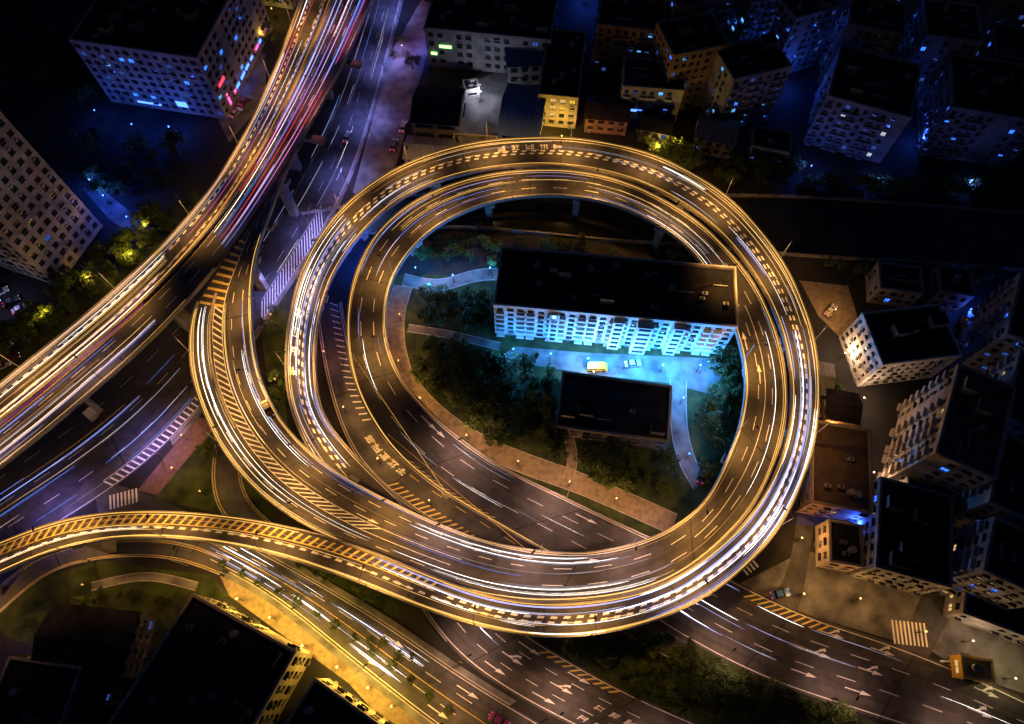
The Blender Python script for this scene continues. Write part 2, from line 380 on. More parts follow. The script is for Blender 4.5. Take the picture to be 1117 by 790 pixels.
def arrow(p,s,f,m,rev=1,k='paint',L=5.5,turn=False):
    g=lambda a,b:p.at(s+a*rev,f,m+b,DZ+.002)
    mk.quad(g(0,-.13),g(0,.13),g(L*.62,.13),g(L*.62,-.13),k)
    mk.tri(g(L*.60,-.55),g(L*.60,.55),g(L,0),k)
    if turn: mk.quad(g(L*.3,.1),g(L*.42,.1),g(L*.6,1.1),g(L*.48,1.1),k); mk.tri(g(L*.40,1.1),g(L*.70,1.0),g(L*.62,1.8),k)
def glyph(p,s,f,m,sz=2.3,k='paint'):
    g=lambda a,b:p.at(s+a*sz*1.4,f,m+b*sz,DZ+.002)
    def st(x0,y0,x1,y1,w=.10):
        if abs(x1-x0)>abs(y1-y0): mk.quad(g(x0,y0-w/2),g(x1,y1-w/2),g(x1,y1+w/2),g(x0,y0+w/2),k)
        else: mk.quad(g(x0-w/2,y0),g(x0+w/2,y0),g(x1+w/2,y1),g(x1-w/2,y1),k)
    for i in range(3):
        yy=U(-.45,.45); st(-.4,yy,.4,yy)
    for i in range(3):
        xx=U(-.4,.4); st(xx,-.45,xx,.45)
    if R()<.6: st(-.4,-.45,.4,.4)
aE=A_.len
solid(A_,0,aE,0,.75,.2,'paint'); solid(A_,0,A_.near(320,590),1,-.7,.18,'paint'); solid(A_,A_.near(480,650),aE,1,-.75,.2,'paint')
hatch(A_,0,A_.near(470,645),(1,-2.6),(1,-.8),'yel',.6,1.2,1.4); solid(A_,0,A_.near(470,645),1,-2.7,.18,'yel')
beads(A_,A_.near(0,610),A_.near(360,520),.5,-.5); beads(A_,A_.near(480,665),A_.near(360,520),.5,.5)
dash(A_,0,A_.near(480,690),.42,0,.15,4,5,'paint')
solid(B_,4,B_.len,1,-.8,.2,'paint'); solid(B_,B_.near(245,380),B_.len,0,.75,.2,'paint')
s1=B_.near(500,612)
hatch(B_,B_.near(262,250),B_.near(250,330),(0,.5),(.5,0),'yel',.7,1.4,3.0)
hatch(B_,B_.near(245,330),B_.near(400,585),(.36,0),(.5,0),'paint',.55,1.3,2.0)
solid(B_,B_.near(245,330),s1,.36,-.1,.18,'paint'); solid(B_,B_.near(262,250),s1,.51,0,.18,'paint')
for f in (.66,.83): dash(B_,4,B_.near(600,630),f,0,.16,3,4.5,'paint')
dash(B_,B_.near(225,350),B_.near(520,620),.18,0,.16,3,4.5,'paint')
for f in (.33,.66): dash(B_,B_.near(600,630),B_.near(400,350),f,0,.16,4,5,'paint')
solid(B_,B_.near(760,590),B_.near(820,330),.5,0,.16,'paint')
dash(B_,B_.near(400,350),B_.len,.36,0,.16,4,5,'paint'); dash(B_,B_.near(400,350),B_.len,.68,0,.16,4,5,'paint')
for q in ((430,470),(600,575),(440,480)): arrow(B_,B_.near(*q),.82,0)
for q in ((385,560),(480,610),(620,630),(820,420),(830,380)): arrow(B_,B_.near(*q),.5+.2*(R()>.5),1.2)
hatch(B_,B_.near(455,510),B_.near(560,580),(0,.8),(.10,0),'yel',.5,1.4,1.6)
solid(B_,B_.near(430,480),B_.near(640,610),.11,0,.15,'yel')
for i in range(4): glyph(A_,A_.near(330,345)+i*5.2,.5,-1.9,2.1)
for i in range(5): glyph(A_,A_.near(610,165)+i*4.0,.30,0,2.0)
for i in range(5): glyph(K_,K_.near(400,480)+i*3.0,.45,0,2.0)
solid(K_,0,K_.len,0,.4,.15,'paint'); solid(K_,0,K_.len,1,-.4,.15,'paint'); hatch(K_,0,K_.near(390,465),(.55,0),(.85,0),'paint',.35,1.6,1.0); dash(K_,K_.near(400,480),K_.len,.5,0,.15,3,4,'yel'); hatch(K_,K_.near(440,520),K_.near(560,610),(0,.5),(.22,0),'yel',.45,1.2,1.0)
solid(F_,0,F_.len,0,.8,.2,'paint'); solid(F_,0,F_.near(235,285),1,-.8,.2,'paint')
solid(F_,0,F_.len,.47,-.9,.2,'yel'); solid(F_,0,F_.len,.47,.9,.2,'yel')
for f in (.155,.31): dash(F_,0,F_.len,f,0,.16,4,5,'paint')
for f in (.62,.8): dash(F_,0,F_.len,f,0,.16,4,5,'paint')
beads(F_,0,F_.len,.155,-.5,'paint',.22); beads(F_,0,F_.len,.31,.5,'paint',.22)
for f in (.25,.5,.75): dash(J_,0,J_.len,f,0,.15,4,5,'paint')
solid(J_,0,J_.len,0,.5,.15,'paint'); solid(J_,0,J_.len,1,-.5,.15,'paint')
hatch(J_,J_.near(110,510),J_.near(215,400),(.90,0),(1,-.6),'paint',.5,1.1,1.4); solid(J_,J_.near(110,510),J_.near(215,400),.89,0,.15,'paint')
hatch(J_,J_.near(280,290),J_.near(345,180),(.86,0),(1,-.6),'paint',.5,1.1,-1.6); solid(J_,J_.near(280,290),J_.near(345,180),.85,0,.15,'paint')
solid(J_,J_.near(300,250),J_.len,.5,.3,.15,'yel')
for f in (.62,.88): arrow(J_,J_.near(360,150),f,0,1)
for f in (.33,.66): dash(H_,H_.near(240,595),H_.len,f,0,.15,4,4,'paint')
solid(H_,H_.near(240,595),H_.len,.5,0,.15,'yel'); solid(H_,H_.near(240,595),H_.len,0,.5,.15,'paint'); solid(H_,H_.near(240,595),H_.len,1,-.5,.15,'paint')
for f in (.2,.8): arrow(H_,H_.near(410,700),f,0); arrow(H_,H_.near(480,755),f,0)
for f in (.33,.66): dash(A_,A_.near(490,690),A_.len,f,0,.15,3,3.5,'paint')
for q in ((545,715),(600,745)):
    for f in (.2,.5,.8): arrow(A_,A_.near(*q),f,0,turn=(f==.5))
for i in range(3):
    for f in (.2,.5): glyph(A_,A_.near(650,775)+i*3.5,f,0,1.6)
hatch(A_,A_.near(560,730),A_.near(640,780),(1,-2.4),(1,-.9),'yel',.6,1.3,1)
hatch(B_,B_.near(790,665),B_.near(880,705),(1,-3),(1,-1),'yel',.6,1.3,1.4)
for q in ((880,705),(930,730),(1050,770)):
    for f in (.25,.55,.85): arrow(B_,B_.near(*q),f,0,turn=(f>.5))
solid(S_,0,S_.len,0,.3,.14,'yel'); solid(S_,0,S_.len,1,-.3,.14,'yel')
solid(T_,0,T_.len,0,.4,.14,'yel'); solid(T_,0,T_.len,1,-.4,.14,'yel')
def crosswalk(p,q,ln,w=.5):
    a=W(*p,0);b=W(*q,0);L=(b-a).length;d=(b-a).normalized();nn=Vector((-d.y,d.x,0));x=0
    while x<L:
        c=a+d*x; z=Vector((0,0,.075)); mk.quad(c+z,c+d*w+z,c+d*w+nn*ln+z,c+nn*ln+z,'paint'); x+=w*2.1
crosswalk((975,702),(1012,706),5.0,.42); crosswalk((120,556),(150,548),3.6,.42); crosswalk((500,712),(520,686),3.5); crosswalk((815,628),(828,618),4)
crosswalk((1025,720),(1030,745),3,.42)
mk.obj('road_markings')

mb=MB(); wallstrip(mb,F_,0,F_.len,(.47,-.25),(.47,.25),0,.8,'conc'); mb.obj('median_barrier')
mb=MB(); wallstrip(mb,B_,B_.near(225,310),B_.near(262,470),(.36,-.7),(.36,-.3),0,.8,'conc'); mb.obj('concrete_barrier')

# ---------------------------------------------------------------- light trails (long exposure), added glow strips along deck edges
tr=MB()
def trail(p,s0,s1,f,m,z,w,k):
    n=max(2,int((s1-s0)/2.5)); drift=U(-.2,.2)
    for i in range(n):
        x=s0+(s1-s0)*i/n; y=s0+(s1-s0)*(i+1)/n
        wa=w*min(1,.2+i/2); wb=w*min(1,.2+(n-1-i)/2)
        if i==0: wa=w*.1
        m0=m+drift*i/n; m1=m+drift*(i+1)/n
        P=[p.at(x,f,m0-wa/2,z),p.at(x,f,m0+wa/2,z),p.at(x,f,m0,z+w*.6)]
        Q=[p.at(y,f,m1-wb/2,z),p.at(y,f,m1+wb/2,z),p.at(y,f,m1,z+w*.6)]
        tr.quad(P[0],Q[0],Q[2],P[2],k); tr.quad(P[2],Q[2],Q[1],P[1],k); tr.quad(P[1],Q[1],Q[0],P[0],k)
WS=.66
def trails(p,s0,s1,lanes,n,pal,ln=(15,50),w=(.05,.13),z=(.5,.9)):
    n=int(n*.85)
    for i in range(n):
        f,m=random.choice(lanes); L=U(*ln); a=U(s0-L*.5,s1-L*.5); a=max(s0,a); b=min(s1,a+L)
        if b-a<4: continue
        k=random.choices([q[0] for q in pal],[q[1] for q in pal])[0]
        mm=m+random.choice((-.65,.65))+U(-.15,.15); zz=U(*z); ww=U(*w)*WS
        trail(p,a,b,f,mm,zz,ww,k)
        if R()<.25: trail(p,a+U(-.5,.5),b,f,mm+U(.2,.4),zz,ww*.6,k)
gold=[('t_gold',4),('t_white',2),('t_gold2',5),('t_dimw',2)]
viol=[('t_white',4),('t_vio',5),('t_gold',1),('t_blue',1),('t_dimw',4)]
mix=[('t_red',5),('t_mag',4),('t_vio',4),('t_blue',5),('t_white',2),('t_gold',.6)]
trails(F_,0,F_.near(180,290),[(.08,0),(.23,0),(.39,0)],34,gold+[('t_vio',4),('t_white',2)],(25,90))
trails(F_,0,F_.near(160,340),[(.56,0),(.72,0),(.88,0)],24,gold+[('t_blue',3),('t_mag',1),('t_vio',3)],(25,80),(.04,.12))
trails(F_,F_.near(180,290),F_.len,[(.08,0),(.23,0),(.39,0)],40,mix+gold,(20,80),(.05,.16))
trails(F_,F_.near(220,240),F_.len,[(.56,0),(.72,0),(.88,0)],60,mix,(20,80),(.06,.2))
for m in (.5,1.0): trail(F_,0,F_.near(320,30),0,m,.6,.09,'edge_glow')  # edge strips glow to brighten the parapet line, no vehicle path
trail(F_,0,F_.near(200,320),1,-.5,.6,.12,'edge_glow'); trail(F_,0,F_.near(230,230),.47,-.6,.9,.08,'edge_glow')
trails(A_,0,A_.near(480,660),[(.25,0),(.6,0)],12,gold,(20,60),(.04,.11))
trails(A_,A_.near(400,630),A_.near(740,655),[(.25,0),(.75,0)],18,viol+gold,(15,60),(.05,.14))
trails(A_,A_.near(700,660),A_.near(870,360),[(.25,0),(.75,0),(.5,0)],38,viol,(15,60),(.05,.18))
trails(A_,A_.near(870,360),A_.near(600,168),[(.25,0),(.75,0)],9,gold,(15,60),(.04,.10))
trails(A_,A_.near(600,168),A_.near(390,240),[(.25,0),(.75,0)],10,gold,(12,40),(.04,.12))
trails(A_,A_.near(380,240),A_.near(370,520),[(.25,0),(.72,0),(.5,0)],34,viol,(12,50),(.05,.17))
trail(A_,0,A_.near(340,300),0,.5,.75,.12,'edge_glow'); trail(A_,0,A_.near(320,590),1,-.5,.75,.10,'edge_glow'); trail(A_,A_.near(440,630),A_.near(340,300),1,-.5,.75,.10,'edge_glow')
trails(A_,A_.near(460,640),A_.len,[(.2,0),(.5,0),(.8,0)],44,[('t_white',6),('t_vio',3),('t_dimw',4)],(6,20),(.08,.22))
trails(B_,B_.near(240,330),B_.near(420,590),[(.6,0),(.75,0),(.9,0)],16,gold+[('t_blue',4),('t_vio',3),('t_mag',1)],(15,50),(.04,.12))
trails(B_,B_.near(222,330),B_.near(420,600),[(.1,0),(.25,0)],20,gold+[('t_white',3)],(15,60))
trails(B_,B_.near(420,590),B_.near(740,605),[(.2,0),(.5,0),(.8,0)],24,viol+gold,(15,50))
trails(B_,B_.near(740,605),B_.near(830,330),[(.2,0),(.8,0)],8,gold,(15,50),(.04,.1))
trails(B_,B_.near(830,330),B_.near(640,200),[(.2,0),(.5,0),(.8,0)],12,gold+[('t_blue',3)],(15,40),(.04,.12))
trails(B_,B_.near(640,200),B_.near(400,300),[(.2,0),(.5,0),(.8,0)],18,gold+[('t_blue',5),('t_vio',3)],(12,40))
trails(B_,B_.near(400,320),B_.near(640,590),[(.35,0),(.55,0),(.85,0)],12,[('t_white',2),('t_dimw',4),('t_vio',2)],(6,18))
trails(B_,B_.near(700,640),B_.near(860,700),[(.3,0),(.5,0),(.85,0)],16,[('t_white',5),('t_vio',3),('t_dimw',3)],(8,24),(.08,.24))
trails(B_,B_.near(860,700),B_.len,[(.3,0),(.5,0),(.85,0)],8,[('t_white',2),('t_gold2',3),('t_dimw',3)],(6,24),(.04,.12))
trail(B_,B_.near(280,270),B_.near(600,605),1,-.5,.7,.10,'edge_glow')
trail(B_,B_.near(222,330),B_.near(700,640),0,.5,.7,.11,'edge_glow')
trail(B_,B_.near(600,605),B_.near(400,380),1,-.5,.7,.08,'edge_glow'); trail(B_,B_.near(700,640),B_.near(400,380),0,.5,.7,.08,'edge_glow')
trail(B_,B_.near(400,380),B_.near(640,600),0,.5,.7,.09,'t_gold2'); trail(B_,B_.near(400,380),B_.near(640,600),1,-.5,.7,.09,'t_gold2')  # same added edge glow, in the dim trail gold
trails(J_,0,J_.near(200,400),[(.6,0),(.75,0),(.9,0),(.45,0)],36,[('t_vio',4),('t_blue',4),('t_dimw',3),('t_gold2',2)],(10,45),(.04,.14))
trails(J_,J_.near(290,270),J_.len,[(.5,0),(.65,0),(.85,0)],28,[('t_vio',4),('t_blue',5),('t_dimw',3),('t_white',1)],(8,25),(.04,.14))
trails(H_,H_.near(230,595),H_.near(460,725),[(.2,0),(.3,0),(.7,0)],30,[('t_white',6),('t_dimw',3),('t_vio',2)],(7,18),(.08,.20))
tr.obj('light_trails_and_edge_glow')

# ---------------------------------------------------------------- lamps
def lamp_mesh(hh,arm):
    mb=MB(); z=Vector((0,0,1))
    mb.tube(Vector((0,0,0)),z*.5,.16,.14,'steel',8); mb.tube(z*.5,z*hh,.10,.06,'steel',8)
    mb.tube(z*(hh-.05),Vector((arm,0,hh+.5)),.05,.04,'steel',6)
    mb.obox(Vector((arm-.1,0,hh+.42)),Vector((1,0,0)),Vector((0,-1,0)),0,.9,.02,.16,-.17,.17,'dark')
    mb.obox(Vector((arm-.05,0,hh+.40)),Vector((1,0,0)),Vector((0,-1,0)),0,.75,0,.018,-.13,.13,'lampw')
    return mb.mesh('street_lamp')
LM=lamp_mesh(9.0,2.2)
LD={}
def lightdata(kind,col,power,size=math.radians(124)):
    key=(kind,col,power)
    if key not in LD:
        l=bpy.data.lights.new('lamp_light',kind); l.color=col; l.energy=power; l.shadow_soft_size=.25
        if kind=='SPOT': l.spot_size=size; l.spot_blend=.7
        LD[key]=l
    return LD[key]
SOD=(1.0,0.47,0.12); MAU=(1,.53,.38); COOL=(0.26,0.28,1.0); WARMW=(1.0,.62,.36); YEL=(1.0,.60,.07)
def slamp(pos,ang,col,power):
    o=bpy.data.objects.new('street_lamp',LM); scene.collection.objects.link(o); o.location=pos; o.rotation_euler=(0,0,ang)
    l=bpy.data.objects.new('lamp_light',lightdata('SPOT',col,power)); scene.collection.objects.link(l); l.parent=o; l.location=(2.5,0,9.3)
def lamps(p,s0,s1,sp,side,col,power,off=0.15):
    x=s0+sp*.5
    while x<s1:
        q=p.at(x,side,off if side==0 else -off)
        c=p.at(x,.5)-q; c.z=0
        slamp(q,math.atan2(c.y,c.x),col,power); x+=sp
PW=9400
lamps(A_,0,A_.near(370,520),23,0,SOD,PW)
lamps(B_,B_.near(275,300),B_.near(400,570),23,1,SOD,PW)
lamps(B_,B_.near(400,570),B_.near(700,590),23,1,MAU,PW*.85)
lamps(B_,B_.near(230,330),B_.near(420,600),25,0,SOD,PW*.7)
lamps(B_,B_.near(700,590),B_.near(430,430),24,1,SOD,PW)
lamps(B_,B_.near(450,460),B_.near(700,620),24,1,MAU,PW*.7)
lamps(F_,0,F_.len,26,0,SOD,PW*.95)
lamps(F_,8,F_.near(190,340),28,1,MAU,PW*.6)
lamps(F_,F_.near(322,150),F_.len,28,1,(1,.30,.34),PW*.6)
lamps(J_,0,J_.near(200,420),26,1,(.40,.28,1),PW*.75,-.8)
lamps(J_,J_.near(285,300),J_.len,22,1,COOL,PW*1.0,-.8)
lamps(H_,H_.near(230,600),H_.len,20,1,SOD,PW*.55,-.8)
lamps(A_,A_.near(480,680),A_.len,22,0,MAU,PW*.6,-.8)
lamps(B_,B_.near(760,660),B_.len,24,0,MAU,PW*.5,-.8)
lamps(S_,0,S_.len,24,1,SOD,PW*.4,-.8)
PMESH={}
def post_mesh(k,h):
    if (k,h) in PMESH: return PMESH[(k,h)]
    mb=MB(); z=Vector((0,0,1)); mb.tube(z*0,z*.3,.14,.1,'dark',8); mb.tube(z*.3,z*(h-.35),.06,.05,'dark',8)
    mb.tube(z*(h-.35),z*(h-.02),.13,.2,k,10); mb.tube(z*(h-.019),z*(h+.1),.26,.04,'dark',10)
    PMESH[(k,h)]=mb.mesh('post_lamp'); return PMESH[(k,h)]
def post(u,v,col,power,k='lampw',h=4.0,z=0):
    b=W(u,v,z); o=bpy.data.objects.new('post_lamp',post_mesh(k,h)); scene.collection.objects.link(o); o.location=b
    l=bpy.data.objects.new('lamp_light',lightdata('POINT',col,power)); l.data.shadow_soft_size=.3; scene.collection.objects.link(l); l.parent=o; l.location=(0,0,h+.5)
CY=(.045,.33,1.0); BL=(.03,.11,1.0); PK=(1,.12,.35); DB=(.10,.17,1)
for u,v,c,pw in [(560,388,CY,4000),(600,393,CY,5500),(640,398,CY,13000),(680,402,CY,18000),(720,405,CY,18000),(760,405,CY,10000),(742,440,CY,4500),(748,500,CY,1800),(646,412,(1,.7,.2),3000),  # the yellowish post is added so the minibus reads yellow
  (455,300,CY,3500),(495,308,CY,3500),(535,300,CY,3500),(470,318,CY,2000),(400,295,BL,5000),(385,280,BL,3000),
  (120,222,BL,3500),(145,245,BL,2200),(105,205,BL,2000),(250,118,PK,7000),(265,95,BL,12000),(250,75,(1,.2,.4),5000),(270,60,(.5,.1,1),5000),(200,20,PK,800),(150,145,BL,1800),(190,148,BL,3000),(110,130,BL,1200),
  (505,125,(.4,.5,1),2500),(525,110,(.8,.8,1),2500),(470,60,BL,2500),(560,60,BL,3500),(440,60,(.6,.3,.9),2200),
  (600,160,YEL,2800),(612,158,YEL,2800),(655,165,(1,.2,.1),700),
  (700,25,BL,4500),(765,70,BL,5500),(825,45,BL,5500),(785,125,BL,2500),(850,100,BL,3500),(885,30,BL,4000),(880,190,DB,1800),(950,206,DB,1800),
  (1000,160,BL,3500),(1050,208,DB,1500),(930,70,BL,3500),(1050,80,BL,4500),(720,115,BL,2500),(740,0,BL,6000),(640,5,BL,5000),(970,0,BL,5000),
  (915,392,(1,.62,.35),2800),(905,345,SOD,1200),(935,440,WARMW,2500),(945,520,WARMW,1600),(900,470,SOD,1200),(965,560,(.5,.6,1),1500),(925,575,BL,3500),(1040,540,DB,2500),(1065,450,DB,2500),  # includes warm and cool posts added to brighten the right-hand facades
  (868,590,SOD,2000),(870,650,SOD,1800),(930,655,SOD,1600),(1000,690,SOD,1500),(1050,700,WARMW,1200),(1095,740,(1,.7,.3),1600),(1045,600,(.2,1,.3),500),
  (1060,390,BL,3000),(1050,345,BL,2500),(1020,330,BL,1500),(1045,620,BL,2000),(1060,655,DB,1500),  # includes cool posts added to lift the dark right-hand blocks
  (265,655,YEL,3500),(300,675,YEL,4000),(335,705,YEL,4200),(372,728,YEL,4000),(405,750,YEL,3600),(430,770,YEL,2500),
  (150,285,YEL,2200),(105,310,YEL,1500),(60,350,YEL,1500),(165,255,YEL,2200),(10,335,(.5,.5,1),900),(300,20,YEL,1500),(290,48,YEL,700),
  (715,170,YEL,2600),(735,165,YEL,1200),(205,480,SOD,1200),(195,515,SOD,900),(225,540,YEL,600),(100,640,SOD,500),
  (460,440,SOD,1300),(510,480,SOD,1300),(565,508,SOD,1300),(620,530,SOD,1300),(670,548,SOD,1300),(437,400,SOD,1000),(438,350,SOD,900),
  (300,350,SOD,700),(305,420,SOD,700),(357,390,(1,.35,.25),900),(378,450,SOD,1500),(415,505,SOD,2200),(470,550,SOD,1500),(30,740,DB,1200),(80,785,DB,1200)]:
    post(u,v,c,pw,'lampb' if c[2]>.9 else 'lampw')

# ---------------------------------------------------------------- buildings
def building(name,p1,p2,depth,h,floors,wall='wallG',roof='roofD',lit=.08,litm=('w_blue','w_blue2'),bay=3.0,balc=False,front=None,sign=None,pitched=False,wide=1.35,sp=.48,bays=None):
    A=W(*p1,h);B=W(*p2,h); t=(B-A); t.z=0; L=t.length; t.normalize(); n=Vector((-t.y,t.x,0))
    e=empty(name); C=[A,B,B+n*depth,A+n*depth]; C=[Vector((c.x,c.y,0)) for c in C]
    core=MB(); fac=MB(); win=MB(); fh=(h-.6)/floors
    core.hexa([c+Vector((0,0,-.5)) for c in C]+[c+Vector((0,0,h)) for c in C],wall)
    for i in range(4):
        p=C[i];q=C[(i+1)%4]; tt=(q-p); LL=tt.length; tt.normalize(); o=Vector((tt.y,-tt.x,0))
        nb=max(1,int(LL/bay)); bw=LL/nb; ex=.3 if i%2==0 else 0; pw=wide*.5
        blank=set(b for b in range(nb) if R()<.12) if not front else set()
        for f in range(floors):
            z=f*fh
            fac.obox(p,tt,o,-ex,LL+ex,z,z+fh*sp,.0,.30,wall)
            for b in range(nb):
                x=b*bw
                if b in blank:
                    fac.obox(p,tt,o,x+pw,x+bw-pw,z+fh*sp,z+fh,.0,.255,wall); continue
                if R()<lit or (front and i==0 and f in front and R()<.8): k=random.choice(litm)
                else: k='glass'
                ww=random.choice((0,0,.25))
                win.quad(p+tt*(x+pw)+o*.02+Vector((0,0,z+fh*sp)),p+tt*(x+bw-pw)+o*.02+Vector((0,0,z+fh*sp)),p+tt*(x+bw-pw)+o*.02+Vector((0,0,z+fh)),p+tt*(x+pw)+o*.02+Vector((0,0,z+fh)),k)
                fac.obox(p,tt,o,x+bw/2-.05,x+bw/2+.05,z+fh*(sp+.01),z+fh*.99,.021,.10,'dark')
                fac.obox(p,tt,o,x+pw-.1,x+bw-pw+.1,z+fh*sp-.1,z+fh*sp+.02,.303,.42,'conc')
                if ww: fac.obox(p,tt,o,x+pw-.05,x+bw-pw+.05,z+fh*.90,z+fh*.96,.28,.95,'dark')
                if balc and (b%3!=1) and i in (0,2):
                    fac.obox(p,tt,o,x+.25,x+bw-.25,z+.0,z+fh*.32,.303,1.2,wall)
                elif R()<.3: fac.obox(p,tt,o,x+bw*.3,x+bw*.3+.8,z+.1,z+.7,.303,.68,'steel')
        for b in range(nb+1):
            x=b*bw
            fac.obox(p,tt,o,max(x-pw,-ex*.9),min(x+pw,LL+ex*.9),0,h-.6,.0,.27,wall)
        fac.obox(p,tt,o,-ex*1.1,LL+ex*1.1,h-.6,h+(.8 if not pitched else .0),-.0,.36,wall)
        if not pitched: fac.obox(p,tt,o,.26 if i%2 else 0,LL-(.26 if i%2 else 0),h+.01,h+.795,-.25,-.003,'concd')
        if bays and i==0:
            for a0,a1,pr in bays:
                fac.obox(p,tt,o,a0,a1,0,h-.3,.1,pr,wall)
                for f in range(floors): fac.obox(p,tt,o,a0+.5,a1-.5,f*fh+fh*sp,f*fh+fh*.95,pr+.002,pr+.05,'glass')
    core.obj('walls',e); fac.obj('facade',e); win.obj('windows',e)
    rf=MB(); T=Vector((0,0,h+.02))
    if pitched:
        ov=.8; m0=(C[0]+C[3])/2; m1=(C[1]+C[2])/2; rz=Vector((0,0,h+depth*.22))
        a=C[0]-n*ov-t*ov+T;b=C[1]-n*ov+t*ov+T;c=C[2]+n*ov+t*ov+T;d=C[3]+n*ov-t*ov+T
        r0=m0-t*ov+rz;r1=m1+t*ov+rz
        rf.quad(a,b,r1,r0,roof); rf.quad(c,d,r0,r1,roof); rf.tri(a,r0,d,roof); rf.tri(b,c,r1,roof); rf.quad(d,c,b,a,roof)
    else:
        rf.quad(C[0]+T,C[1]+T,C[2]+T,C[3]+T,roof)
        an=math.atan2(t.y,t.x)
        for i in range(max(3,int(L*depth/50))):
            c=C[0]+t*U(2,max(2.1,L-2))+n*U(2,max(2.1,depth-2))+Vector((0,0,h+.03))
            r=R()
            if r<.3 and L>14: rf.box(c,3.4,2.8,2.6,wall,an); rf.box(c+Vector((0,0,2.605)),3.9,3.3,.2,roof,an)
            elif r<.6: rf.box(c,1.4,.9,.9,'steel',an); rf.tube(c+Vector((0,0,.905)),c+Vector((0,0,1.02)),.35,.35,'dark',10)
            elif r<.8: rf.tube(c,c+Vector((0,0,1.6)),.8,.8,'concd',12)
            else: rf.box(c,U(3,7),.35,.35,'concd',an)
    rf.obj('roof',e)
    if sign:
        sm=MB()
        for (i,a0,a1,z0,z1,k) in sign:
            p=C[i];q=C[(i+1)%4]; tt=(q-p).normalized(); o=Vector((tt.y,-tt.x,0)); sm.obox(p,tt,o,a0,a1,z0,z1,.45,.6,k)
        sm.obj('neon_sign',e)
    return e
building('office_building',(540,333),(803,357),17,15,6,'wallW','roofD',.06,('w_cyan','w_blue','glass'),2.6,front=(0,),wide=1.1,balc=True,sp=.45,bays=[(14,16.5,1.2),(30,33,1.8),(36,40,2.6),(45,48,2.0)])
building('annex_building',(607,465),(728,482),14.5,5.5,2,'wallG','roofD',.03)
shop=[(1,3,7,10,11,'n_red'),(1,4,5,2,6,'n_pink'),(0,24,27.5,3,5,'n_blue'),(0,10,18,2,2.6,'n_blue')]
x=8
while x<38: 
    l=U(1.5,3.5); shop.append((1,x,x+l,2.6,3.5,random.choice(('n_blue','n_pink','n_red','n_blue')))); x+=l+U(.4,2)
building('shopping_mall',(78,45),(215,65),42,23,8,'wallB','roofD',.16,('w_blue','w_cyan','w_blue2','w_blue2'),3.0,sign=shop)
building('office_tower',(-66,198),(0,124),34,44,13,'wallB','roofD',.02,('w_blue2',),3.0,wide=1.4,sp=.5)
building('theatre_building',(464,32),(600,45),26,14,4,'wallG','roofD',.05,('w_blue','w_blue2'),3.0,sign=[(0,1,3,5,6,'n_green'),(0,4,8,8,9,'n_green')])
building('apartment_block',(588,104),(630,108),28,12,4,'wallB','roofD',.05,('w_yel','w_warm'),2.6,front=(1,2,3))
building('low_house',(640,128),(684,132),9,6,2,'wallR','roofR',.05,('n_red',),3,pitched=True)
building('warehouse_shed',(545,145),(586,150),20,6,1,'wallG','roofB',.02,bay=5,pitched=True)
building('workshop_shed',(450,132),(498,136),14,8,2,'wallG','roofD',.02,bay=5,pitched=True)
building('workshop_shed',(442,172),(490,176),8,5,1,'wallG','roofG',.0,bay=5,pitched=True)
building('workshop_shed',(494,162),(540,165),5,4,1,'wallW','roofG',.1,bay=4)
building('low_house',(555,72),(590,70),12,8,2,'wallG','roofB',.05,pitched=True)
building('site_cabin',(508,100),(522,98),4,3,1,'wallW','roofG',.1,bay=3)
NS=[(0,2,7,3.2,3.9,'n_blue')]
BB=('w_blue','w_blue2','w_blue2','w_cyan','w_blue2')
building('apartment_block',(903,106),(992,130),22,18,6,'wallG','roofD',.12,('w_blue2','w_white','w_blue2'),2.4,balc=True)
building('apartment_block',(1038,118),(1140,136),22,18,6,'wallG','roofD',.16,('w_blue2','w_blue'),2.4,balc=True)
for a,b,d,h,fl in [((652,28),(724,36),16,18,6),((735,62),(795,50),14,22,8),((800,88),(862,74),13,20,7),((868,22),(915,8),14,22,8),((680,95),(745,100),12,12,4),
   ((925,28),(985,40),14,22,8),((1010,40),(1070,48),16,22,8),((1085,62),(1150,72),14,18,6),((740,10),(800,-2),13,24,9),((820,5),(860,-5),12,24,9),((700,-40),(770,-30),15,18,6),((980,-25),(1060,-15),15,24,8),((1080,0),(1170,10),15,24,8),((520,-20),(600,-15),16,18,6),((230,-60),(300,-50),16,20,6)]:
    building('apartment_block',a,b,d,h,fl,random.choice(('wallG','wallG','wallR')),'roofD',.18,BB,2.4,balc=R()<.5,sign=NS if R()<.6 else None)
for a,b,d,h in [((760,150),(800,158),9,6),((820,160),(860,168),8,6),((960,315),(1005,321),8,7),((1025,318),(1060,324),8,8),((1085,650),(1140,660),9,7),((700,140),(730,146),7,5),((880,425),(905,430),8,5),((50,760),(110,768),10,7),((150,20),(190,-10),10,8),((905,455),(935,460),7,6)]:
    building('low_house',a,b,d,h,max(1,int(h/3)),random.choice(('wallG','wallR','wallB')),random.choice(('roofD','roofD','roofG')),.10,('w_blue2','w_blue'),2.4,pitched=R()<.5)
building('hospital_wing',(962,398),(1046,388),14,13,5,'wallW','roofD',.05,('w_white','w_warm'),2.2)
building('hospital_building',(1045,400),(1020,495),12,24,8,'wallB','roofR',.12,('w_warm','w_blue2','w_blue'),2.4,balc=True)
for a,b in [((1112,300),(1098,365)),((1112,385),(1094,455)),((1096,475),(1078,548)),((1084,566),(1072,622))]:
    building('apartment_block',a,b,13,22,8,'wallG','roofD',.2,('w_blue','w_blue2','w_warm','w_blue2'),2.4,balc=True)
building('brick_tenement',(885,548),(950,560),20,9,3,'wallR','roofR',.10,('w_warm',),2.6)
building('low_house',(905,612),(940,618),9,7,2,'wallB','roofD',.15,('w_warm',),2.6)
